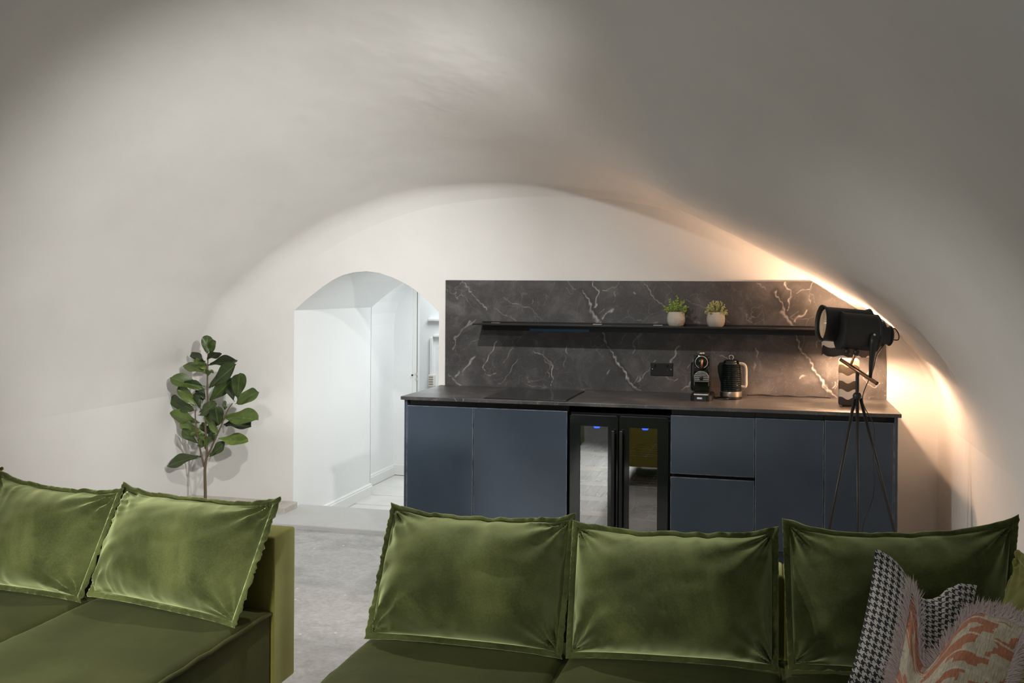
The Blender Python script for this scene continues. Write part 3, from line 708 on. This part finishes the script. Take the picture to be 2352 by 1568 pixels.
# ------------------------------------------------------------------ tripod studio lamp
def tripod():
    X, Y = 1.578, -1.4
    t = thing('tripod_lamp', (X, Y, ZF), 'black metal studio spotlight floor lamp on a thin tripod before the cabinets', 'lamp')
    top = Vector((X, Y, 1.075))
    lathe('column', [(.0085, 1.06), (.0085, 1.19)], (X, Y, 0), m_blackm, t, n=14)
    lathe('collar', [(.012, 1.055), (.020, 1.065), (.022, 1.075), (.018, 1.085), (.011, 1.092)], (X, Y, 0), m_blackm, t, n=20)
    for fx, fy in ((1.365, -1.46), (1.572, -1.62), (1.870, -1.35)):
        f = Vector((fx, fy, ZF+.005)); b = top+(f-top).normalized()*.012; b += Vector(((fx-X)*.04, (fy-Y)*.04, 0))
        l = tube('leg', [b, b.lerp(f, .5), f], .0078, m_blackm, t, 12)
        lathe('foot_cap', [(.010, 0), (.010, .018), (.007, .022)], (fx, fy, ZF), m_rope, l, n=12)
    far, near = Vector((1.505, -1.345, 1.247)), Vector((1.664, -1.455, 1.143))
    tube('crossbar', [far, near], .0095, m_copper, t, 14)
    for p, dd in ((far, -1), (near, 1)):
        e = (near-far).normalized()*dd; lathe('end_plug', [(.0096, -.002), (.0096, .003), (.007, .005)], p, m_black, t, e[:], 14)
    # housing axis: points left and a little to the viewer
    C = Vector((1.578, -1.40, 1.388)); ax = Vector((-.950, -.245, .075)).normalized()
    side = Vector((-ax.y, ax.x, 0)).normalized(); side = -side if side.y > 0 else side   # towards the viewer
    h = lathe('housing', [(.0, -.105), (.062, -.105), (.062, -.098), (.091, -.090), (.094, -.088), (.094, -.080), (.091, -.078), (.091, .078), (.095, .080), (.095, .090), (.090, .091), (0, .091)], C, m_blackm, t, ax[:], 44)
    lathe('rear_collar', [(.062, -.122), (.062, -.104)], C, m_blackm, t, ax[:], 36)
    lathe('lamp_cap', [(.0, -.168), (.030, -.168), (.044, -.164), (.049, -.160), (.049, -.155), (.044, -.150), (.042, -.12)], C+Vector((0, 0, -.006)), m_blackm, t, ax[:], 32)
    B = C+Vector((.0, .075, .026))
    lb = lathe('lens_barrel', [(.0, .150), (.082, .150), (.084, .172), (.093, .180), (.093, .172), (.0865, .160), (.0845, .0), (.0845, -.04), (.093, -.055), (.093, -.058), (.083, -.05), (0, -.05)], B, m_blackm, t, ax[:], 44)
    ring = []
    for k in range(9): ring += [(.076-k*.0080, .158+k*.0006), (.072-k*.0080, .162+k*.0006)]
    ring += [(0, .168)]
    lathe('lens', ring, B, m_lens, lb, ax[:], 40, False)
    # yoke arms
    pv = C-ax*.042+side*.093+Vector((0, 0, -.004)); lo = near.lerp(far, .18)+Vector((0, 0, .008))
    V, F = tubeVF([pv+side*.006, pv+side*.006+Vector((0, 0, -.04)), pv.lerp(lo, .6)+side*.004, lo], [.014, .017, .013, .008], 12); ya = mesh('yoke_arm', V, F, m_blackm, t, True)
    lathe('pivot_screw', [(.0055, 0), (.0055, .003), (.003, .0045)], pv+side*.019, m_chrome, ya, side[:], 14)
    pv2 = C-ax*.042-side*.093; lo2 = far.lerp(near, .28)+Vector((0, 0, .008))
    tube('yoke_arm', [pv2-side*.006, pv2-side*.004+Vector((0, 0, -.06)), lo2], [.012, .011, .006], m_copper, t, 12)
    for k in (-1, 1): lathe('vent_knob', [(.012, 0), (.014, .006), (.014, .016), (.010, .022)], C+ax*(.030+.022*k)+Vector((0, -.03, -.090)), m_blackm, t, (0, 0, -1), 16)
    e0 = C-ax*.166
    tube('rear_handle', spline([e0+Vector((.0, -.01, .022)), e0+Vector((.014, -.012, .032)), e0+Vector((.030, -.012, .010)), e0+Vector((.034, -.012, -.012)), e0+Vector((.027, -.012, -.024)), e0+Vector((.0, -.01, -.022))], 6), .0028, m_blackm, t, 8)
    tube('power_cord', spline([C-ax*.13+Vector((0, -.02, -.05)), C-ax*.09+Vector((0, -.06, -.10)), Vector((1.645, -1.44, 1.20)), Vector((1.60, -1.43, 1.06)), Vector((1.655, -1.43, .93)), Vector((1.652, -1.44, .80)), Vector((1.652, -1.45, .60)), Vector((1.605, -1.46, .46)), Vector((1.598, -1.47, .30)), Vector((1.62, -1.5, ZF+.02)), Vector((1.75, -1.45, ZF+.005))], 8), .0024, m_rope, t, 8)
tripod()

# ------------------------------------------------------------------ fiddle leaf fig
def fig():
    Y = -.30
    def W(c, dy=0.0): return Vector((-2.713+(c[0]-695)*.000863+(c[1]-1454)*-.000006, Y+dy, .11+(1455-c[1])*.000865))
    t = thing('fiddle_leaf_fig', (-2.705, Y, ZF), 'green fiddle leaf fig tree in the corner left of the arched opening', 'plant')
    lathe('pot', [(.070, 0), (.078, .004), (.084, .085), (.087, .087), (.087, .094), (.081, .094), (.079, .084), (0, .08)], (-2.705, Y, ZF), m_pot, t, n=28)
    lathe('soil', [(.078, .083), (0, .087)], (-2.705, Y, ZF), m_soil, t, n=20, caps=False)
    tr = [(-2.705, Y, ZF+.08), W((706, 1440)), W((700, 1230)), W((716, 1100)), W((700, 900)), W((716, 700)), W((712, 560)), W((714, 330)), W((715, 275))]
    sp = spline(tr, 8); tube('trunk', sp, [.012-.0085*i/len(sp) for i in range(len(sp))], m_bark, t, 10)
    for pts in ([(692, 1215), (662, 1080), (640, 960), (625, 800), (640, 740)], [(722, 1130), (790, 1000), (862, 860), (922, 740), (972, 680)]):
        sp = spline([W(p, -.01*i) for i, p in enumerate(pts)], 6); tube('branch', sp, [.007-.004*i/len(sp) for i in range(len(sp))], m_bark, t, 8)
    L = [((712, 420), (640, 380), 60), ((714, 470), (800, 420), 60), ((706, 620), (600, 640), 60), ((702, 840), (740, 760), 60), ((704, 1010), (640, 960), 60), ((715, 290), (690, 158), 95), ((725, 300), (768, 185), 60), ((700, 350), (528, 320), 60), ((715, 340), (860, 276), 55), ((700, 375), (600, 350), 45), ((720, 385), (944, 338), 55), ((700, 450), (486, 388), 85), ((735, 568), (948, 392), 95), ((700, 585), (474, 490), 90), ((700, 555), (556, 530), 45), ((725, 692), (905, 515), 95), ((625, 722), (502, 578), 95), ((640, 735), (648, 585), 85), ((694, 665), (680, 590), 45), ((600, 762), (378, 678), 90), ((690, 750), (600, 742), 35), ((640, 795), (824, 698), 75), ((640, 858), (382, 808), 85), ((650, 935), (445, 862), 90), ((970, 672), (893, 505), 70), ((985, 655), (1052, 452), 118), ((975, 690), (1184, 590), 88), ((875, 745), (830, 688), 25), ((825, 872), (852, 728), 115), ((870, 800), (1188, 788), 92), ((860, 862), (1110, 850), 34), ((700, 905), (835, 800), 85), ((825, 945), (732, 786), 65), ((640, 1025), (512, 925), 75), ((800, 940), (640, 888), 65), ((700, 962), (598, 950), 42), ((720, 1005), (822, 935), 65), ((815, 980), (1048, 992), 74), ((740, 1132), (860, 1022), 70), ((685, 1072), (806, 955), 60), ((655, 1075), (724, 985), 48), ((665, 1130), (426, 1192), 52)]
    R = random.Random(5)
    for bpt, tpt, wd in L:
        b = W(bpt, R.uniform(-.02, .02)); tp = W(tpt, R.uniform(-.10, .06)); d = tp-b; ln = d.length*1.13; d = d.normalized()
        wm = wd*.000863; wm *= 1.12; real = max(wm, ln*.50); roll = math.acos(min(1, wm/real))*R.choice((-1, 1))*.75
        view = Vector((.5, -.85, .1)).normalized(); s = d.cross(view).normalized(); n = s.cross(d)
        s2 = s*math.cos(roll)+n*math.sin(roll); n2 = s2.cross(d)
        if n2.z < -.2: n2 = -n2
        nu, nv = 9, 20; V, UV = [], []
        droop = R.uniform(.02, .10)*ln; ph = R.uniform(0, 6)
        for j in range(nv):
            q = j/(nv-1); prof = (q**.85)*(max(0, 1-q**2.6)**.62)*1.62+.03*(1-q)
            if q < .06: prof = .05
            for i in range(nu):
                u = i/(nu-1)*2-1
                p = b+d*(q*ln)+s2*(u*real*.5*prof)+n2*(.16*abs(u)*real*prof*.8+.010*math.sin(9*q+ph+2*u)*abs(u))-n2*(droop*q*q)-n2*droop*-.5*q
                V.append(p[:]); UV.append((i/(nu-1), q))
        o = mesh('leaf', V, gridF(nu, nv), m_leaf, t, True, uv=UV)
fig()

# ------------------------------------------------------------------ sofas
def n1(seed, freq, s):
    R = np.random.default_rng(seed); tab = R.uniform(-1, 1, 512); x = np.asarray(s)*freq+100; i = np.floor(x).astype(int); f = x-i; f = f*f*(3-2*f)
    return tab[i % 512]*(1-f)+tab[(i+1) % 512]*f
def n2(seed, x, y):
    R = np.random.default_rng(seed); tab = R.uniform(-1, 1, (64, 64)); i = np.floor(x).astype(int); j = np.floor(y).astype(int); a = x-i; b = y-j; a = a*a*(3-2*a); b = b*b*(3-2*b)
    g = lambda p, q: tab[p % 64, q % 64]
    return (g(i, j)*(1-a)+g(i+1, j)*a)*(1-b)+(g(i, j+1)*(1-a)+g(i+1, j+1)*a)*b
class Cush:
    # corners BL, BR, TL, TR in world space; facing = rough front direction
    def __init__(s, BL, BR, TL, TR, facing, Tf, Tb, sag=.0, fl=.022, seed=1, dip=None, sideb=.0, wr=.006, botb=0., k=3.0, pw=.55):
        s.c = [np.array(p, float) for p in (BL, BR, TL, TR)]; s.sag = sag; s.dip = dip; s.Tf, s.Tb, s.fl, s.seed, s.sideb, s.wr, s.botb, s.k, s.pw = Tf, Tb, fl, seed, sideb, wr, botb, k, pw
        ex = (s.c[1]-s.c[0]+s.c[3]-s.c[2])/2; ey = (s.c[2]-s.c[0]+s.c[3]-s.c[1])/2
        s.Lu, s.Lv = np.linalg.norm(ex), np.linalg.norm(ey); n = np.cross(ex, ey); n /= np.linalg.norm(n)
        if n @ np.array(facing) < 0: n = -n
        s.n = n; s.ex = ex/s.Lu; s.ey = ey/s.Lv
    def P(s, u, v):
        a, b = (u+1)/2, (v+1)/2; BL, BR, TL, TR = s.c
        p = (BL*((1-a)*(1-b))[..., None]+BR*(a*(1-b))[..., None]+TL*((1-a)*b)[..., None]+TR*(a*b)[..., None])
        ears = 1-np.abs(u)**3
        top = -s.sag*ears*np.clip(b, 0, 1)**3 + n1(s.seed+9, 9, u)*.004*b**3
        if s.dip: top = top-s.dip[1]*np.exp(-((u-s.dip[0])/s.dip[2])**2)*np.clip(b, 0, 1)**s.dip[3]
        p = p+s.ey*top[..., None]
        p = p-s.ex*(np.sign(u)*s.sideb*np.abs(u)**3*(1-np.abs(v)**2.5))[..., None]
        p = p-s.ey*(-s.botb*(1-np.abs(u)**3)*np.clip(1-b, 0, 1)**3)[..., None]
        return p
    def build(s, parent, mat, flmat, nu=72, nv=54, puff='cover'):
        fu, fv = 1-2*s.fl/s.Lu, 1-2*s.fl/s.Lv
        t = np.linspace(-1, 1, nu); us = np.sign(t)*(1-(1-np.abs(t))**1.5); t = np.linspace(-1, 1, nv); vs = np.sign(t)*(1-(1-np.abs(t))**1.5)
        U, V_ = np.meshgrid(us, vs); base = s.P(U*fu, V_*fv)
        g = ((1-np.abs(U)**s.k)**s.pw)*((1-np.abs(V_)**s.k)**s.pw)
        lowr = 1+.22*np.clip(-V_, 0, 1)-.10*V_
        tf = s.Tf*g*lowr
        du = (1-np.abs(U))*s.Lu/2; dv = (1-np.abs(V_))*s.Lv/2; sd = s.seed*17
        env = np.clip(np.minimum(du, dv)/.012, 0, 1)
        def ridge(seed, q): return np.abs(n1(seed, 26, q))**.7-.35
        wr = -s.wr*(np.exp(-dv/.055)*np.where(V_ > 0, ridge(sd+1, U*s.Lu/2+V_*.10), 1.2*ridge(sd+2, U*s.Lu/2-V_*.08))+np.exp(-du/.055)*np.where(U > 0, ridge(sd+3, V_*s.Lv/2+U*.1), ridge(sd+4, V_*s.Lv/2-U*.1)))*env
        # corner creases
        for su in (-1, 1):
            for sv in (-1, 1):
                cu_, cv_ = (su-U)*s.Lu/2, (sv-V_)*s.Lv/2; rr = np.hypot(cu_, cv_); th = np.arctan2(np.abs(cv_), np.abs(cu_))
                wr = wr+s.wr*1.1*np.exp(-rr/.10)*np.sin(th*11+s.seed)*np.clip(rr/.02, 0, 1)*env
        low = (.010*n2(sd+5, U*2.2+7, V_*2+9)+.005*n2(sd+6, U*5+7, V_*5+9))*g
        front = base+s.n*(tf+wr+low)[..., None]; back = base-s.n*(s.Tb*g)[..., None]
        V = np.r_[front.reshape(-1, 3), back.reshape(-1, 3)]; n0 = nu*nv
        F = gridF(nu, nv)+[q[::-1] for q in gridF(nu, nv, n0)]
        ring = [i for i in range(nu)]+[j*nu+nu-1 for j in range(1, nv)]+[(nv-1)*nu+i for i in range(nu-2, -1, -1)]+[j*nu for j in range(nv-2, 0, -1)]
        m = len(ring); F += [[ring[i], n0+ring[i], n0+ring[(i+1) % m], ring[(i+1) % m]] for i in range(m)]
        uv = np.c_[(U.ravel()+1)/2*s.Lu/.5, (V_.ravel()+1)/2*s.Lv/.5]; uv = np.r_[uv, uv]
        o = mesh(puff, V, F, mat, parent, True, uv=uv)
        bm = bmesh.new(); bm.from_mesh(o.data); bmesh.ops.recalc_face_normals(bm, faces=bm.faces[:]); bm.to_mesh(o.data); bm.free()
        if s.fl > .004 and flmat is not None:
            N = 260; q = np.linspace(0, 4, N, endpoint=False); side = np.floor(q).astype(int); f = (q-side)*2-1
            uu = np.select([side == 0, side == 1, side == 2], [f, np.ones(N), -f], -np.ones(N)); vv = np.select([side == 0, side == 1, side == 2], [-np.ones(N), f, np.ones(N)], -f)
            ru = .008*n1(sd+8, 60, q)+.005*n1(sd+7, 25, q)
            V = []; rows = [(-.004, .0045), (.35, .006), (.8, .006), (1, .003), (1, -.003), (.8, -.006), (.35, -.006), (-.004, -.0045)]
            for k, (a, th) in enumerate(rows):
                su, sv = fu+(1-fu)*a, fv+(1-fv)*a
                V.append(s.P(uu*su, vv*sv)+s.n*(th+ru*max(a, 0))[:, None])
            V = np.concatenate(V); K = len(rows)
            F = [[k*N+i, k*N+(i+1) % N, ((k+1) % K)*N+(i+1) % N, ((k+1) % K)*N+i] for k in range(K) for i in range(N)]
            mesh('flange', V, F, flmat, parent, True)
        return o
def back_cushion(label, *a, vm=None, **k):
    k.setdefault('k', 2.5); k.setdefault('pw', .60); k.setdefault('wr', .022); k.setdefault('fl', .019)
    c = Cush(*a, **k); base = (c.c[0]+c.c[1])/2
    t = thing('back_cushion', tuple(base), label, 'cushion', 'loose velvet back cushions'); c.build(t, vm or m_velvet, vm or m_velvet); return t
def seat_cushion(x0, x1, y0, y1, z0, z1, parent):
    # box cushion with a crowned top and piping along its top edge
    nu, nv = 26, 26; tu = np.linspace(-1, 1, nu); su = np.sign(tu)*(1-(1-np.abs(tu))**1.8)
    U, V_ = np.meshgrid(su, su); cxm, cym, hx, hy = (x0+x1)/2, (y0+y1)/2, (x1-x0)/2, (y1-y0)/2
    crown = .022*((1-U**4)*(1-V_**4))-.0*U
    edge = np.minimum((1-np.abs(U))*hx, (1-np.abs(V_))*hy); rd = .018; drop = np.where(edge < rd, rd-np.sqrt(np.maximum(0, rd**2-(rd-edge)**2)), 0)
    seed = int(abs(x0)*100)
    Z = z1+crown-drop+.004*n2(seed, U*3+5, V_*3+5)
    T = np.c_[(cxm+hx*U).ravel(), (cym+hy*V_).ravel(), Z.ravel()]; B = T.copy(); B[:, 2] = z0
    n0 = nu*nv; F = gridF(nu, nv)+[q[::-1] for q in gridF(nu, nv, n0)]
    ring = [i for i in range(nu)]+[j*nu+nu-1 for j in range(1, nv)]+[(nv-1)*nu+i for i in range(nu-2, -1, -1)]+[j*nu for j in range(nv-2, 0, -1)]; m = len(ring)
    F += [[ring[i], n0+ring[i], n0+ring[(i+1) % m], ring[(i+1) % m]] for i in range(m)]
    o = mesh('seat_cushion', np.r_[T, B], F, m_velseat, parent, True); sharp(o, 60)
    e = .004; pts = []
    for (a, b), (c, d) in zip([(x0, y0), (x1, y0), (x1, y1), (x0, y1)], [(x1, y0), (x1, y1), (x0, y1), (x0, y0)]):
        for k in range(14):
            q = k/14; x, y = a+(c-a)*q, b+(d-b)*q
            pts.append((x+(e if x < cxm else -e)*.0, y, z1-.016+.003*math.sin(q*37+seed)))
    V, F = tubeVF(pts, .0075, 8, True); mesh('piping', V, F, m_velseat, o, True)
    return o
SE = .428
def sofa_left():
    t = thing('sofa', (-1.6, -3.8, ZF), 'olive velvet sofa on the left before the plain wall', 'sofa')
    xs = [-.572, -1.262, -1.952, -2.642]
    for a, b in zip(xs[1:], xs[:-1]): seat_cushion(a+.003, b-.003, -4.40, -3.315, .125, SE, t)
    box('seat_base', xs[3]+.02, xs[0]-.02, -4.36, -3.32, .095, .124, m_vellit, t, .012, 3)
    for a, b in zip(xs[1:], xs[:-1]): box('back_panel', a+.002, b+(.006 if b == xs[0] else -.002), -3.305, -3.135, .13, .688, m_vellit, t, .010, 3, True)
    for x in (-.64, -2.57):
        for y in (-4.3, -3.2): lathe('leg', [(.020, 0), (.026, .135)], (x, y, ZF), m_black, t, n=14)
sofa_left()
def sofa_right():
    t = thing('sofa', (1.0, -3.9, ZF), 'olive velvet corner sofa in the middle and right foreground', 'sofa')
    xs = [-.118, .548, 1.210, 1.900]
    for a, b in zip(xs[:-1], xs[1:]): seat_cushion(a+.003, b-.003, -4.42, -3.315, .125, SE, t)
    box('seat_base', xs[0]+.02, xs[3]-.02, -4.38, -3.32, .095, .124, m_vellit, t, .012, 3)
    for a, b in zip(xs[:-1], xs[1:]): box('back_panel', a+.0003, b-.0003, -3.305, -3.135, .13, .688, m_vellit, t, .010, 3, True)
    box('corner_panel', 1.905, 2.075, -4.40, -3.135, .13, .688, m_vellit, t, .010, 3, True)
    for x in (-.05, 2.0):
        for y in (-4.3, -3.2): lathe('leg', [(.020, 0), (.026, .135)], (x, y, ZF), m_black, t, n=14)
sofa_right()
FY = (0, -1, 0)
back_cushion('olive velvet back cushion at the right end of the left sofa, nearest the floor gap', (-1.243, -3.44, .455), (-.572, -3.56, .44), (-1.206, -3.285, .845), (-.525, -3.335, .838), FY, .15, .03, sag=.030, seed=3, botb=.01)
back_cushion('olive velvet back cushion in the middle of the left sofa, partly shadowed', (-1.90, -3.44, .445), (-1.250, -3.47, .44), (-1.757, -3.295, .865), (-1.182, -3.315, .833), FY, .145, .02, sag=.030, seed=5, botb=.01)
back_cushion('olive velvet back cushion cut off by the left edge of the view', (-2.57, -3.43, .445), (-1.915, -3.43, .445), (-2.44, -3.28, .86), (-1.755, -3.275, .875), FY, .145, .02, sag=.03, seed=6)
back_cushion('olive velvet back cushion at the left end of the corner sofa', (-.107, -3.55, .445), (.545, -3.535, .44), (-.100, -3.335, .845), (.552, -3.35, .852), FY, .15, .04, sag=.030, seed=8, botb=.01)
back_cushion('olive velvet back cushion in front of the drinks cooler, second on the corner sofa', (.556, -3.527, .44), (1.197, -3.48, .445), (.548, -3.385, .840), (1.195, -3.375, .860), FY, .155, .04, sag=.028, seed=12, botb=.01)
back_cushion('large dark olive back cushion behind the patterned throw pillows', (1.225, -3.45, .445), (1.83, -3.42, .445), (1.205, -3.38, .890), (1.875, -3.375, .940), FY, .14, .03, sag=.050, seed=15, botb=.01)
back_cushion('olive velvet cushion, warm light in its colour, leaning on the right arm of the corner sofa', (1.775, -4.26, .458), (1.735, -3.60, .458), (1.892, -4.26, .88), (1.828, -3.585, .888), (-1, 0, 0), .075, .02, sag=.03, seed=19, wr=.010, vm=m_vellit)  # same velvet as its neighbours, golden light painted in by the lit copy

# throw pillows
c = Cush((1.365, -3.80, .545), (1.655, -3.82, .455), (1.447, -3.685, .890), (1.712, -3.66, .800), (-.35, -1, .1), .065, .035, fl=.002, seed=31, dip=(.05, .085, .45, 1.2), sideb=.010, wr=.003, k=2.2, pw=.8)
t = thing('throw_pillow', tuple((c.c[0]+c.c[1])/2), 'black and white houndstooth wool pillow with a chopped top on the corner sofa', 'pillow', None)
c.build(t, m_hound, None, 60, 60, 'pillow_cover')
c = Cush((1.405, -4.10, .475), (1.62, -4.17, .475), (1.513, -3.925, .866), (1.750, -4.03, .815), (-.25, -1, .15), .075, .035, fl=.002, seed=37, dip=(-.42, .175, .36, 1.3), sideb=.008, wr=.003, k=2.2, pw=.8)
t = thing('throw_pillow', tuple((c.c[0]+c.c[1])/2), 'terracotta and beige woven pillow with a mauve fringe before the houndstooth pillow', 'pillow', None)
c.build(t, m_terra, None, 60, 60, 'pillow_cover')
def fringe(c, parent, n=6000, L=.033):
    R = np.random.default_rng(4); V, F = [], []
    for i in range(n):
        q = R.uniform(0, 4); sd_ = int(q); f = (q-sd_)*2-1
        if sd_ == 0: continue
        uu, vv = [(f, -1.), (1., f), (-f, 1.), (-1., -f)][sd_]
        a = np.array([uu]); b = np.array([vv]); p = c.P(a, b)[0]; p2 = c.P(a*1.02, b*1.02)[0]; p0 = c.P(a*.97, b*.97)[0]
        d = p-p0; d = d/np.linalg.norm(d)+.25*R.normal(size=3)*.7; d /= np.linalg.norm(d); l = L*R.uniform(.7, 1.1)
        s = np.cross(d, c.n); s /= np.linalg.norm(s); wv = .0012; bnd = .008*R.normal(size=3)
        r0 = p-d*.006+c.n*R.uniform(-.006, .006); m_ = r0+d*l*.55+bnd*.5; e = r0+d*l+bnd; k = len(V)
        V += [tuple(r0-s*wv), tuple(r0+s*wv), tuple(m_-s*wv), tuple(m_+s*wv), tuple(e)]
        F += [[k, k+1, k+3, k+2], [k+2, k+3, k+4]]
    tag(mesh('fringe', V, F, m_fringe, parent), kind='stuff')
fringe(c, t)
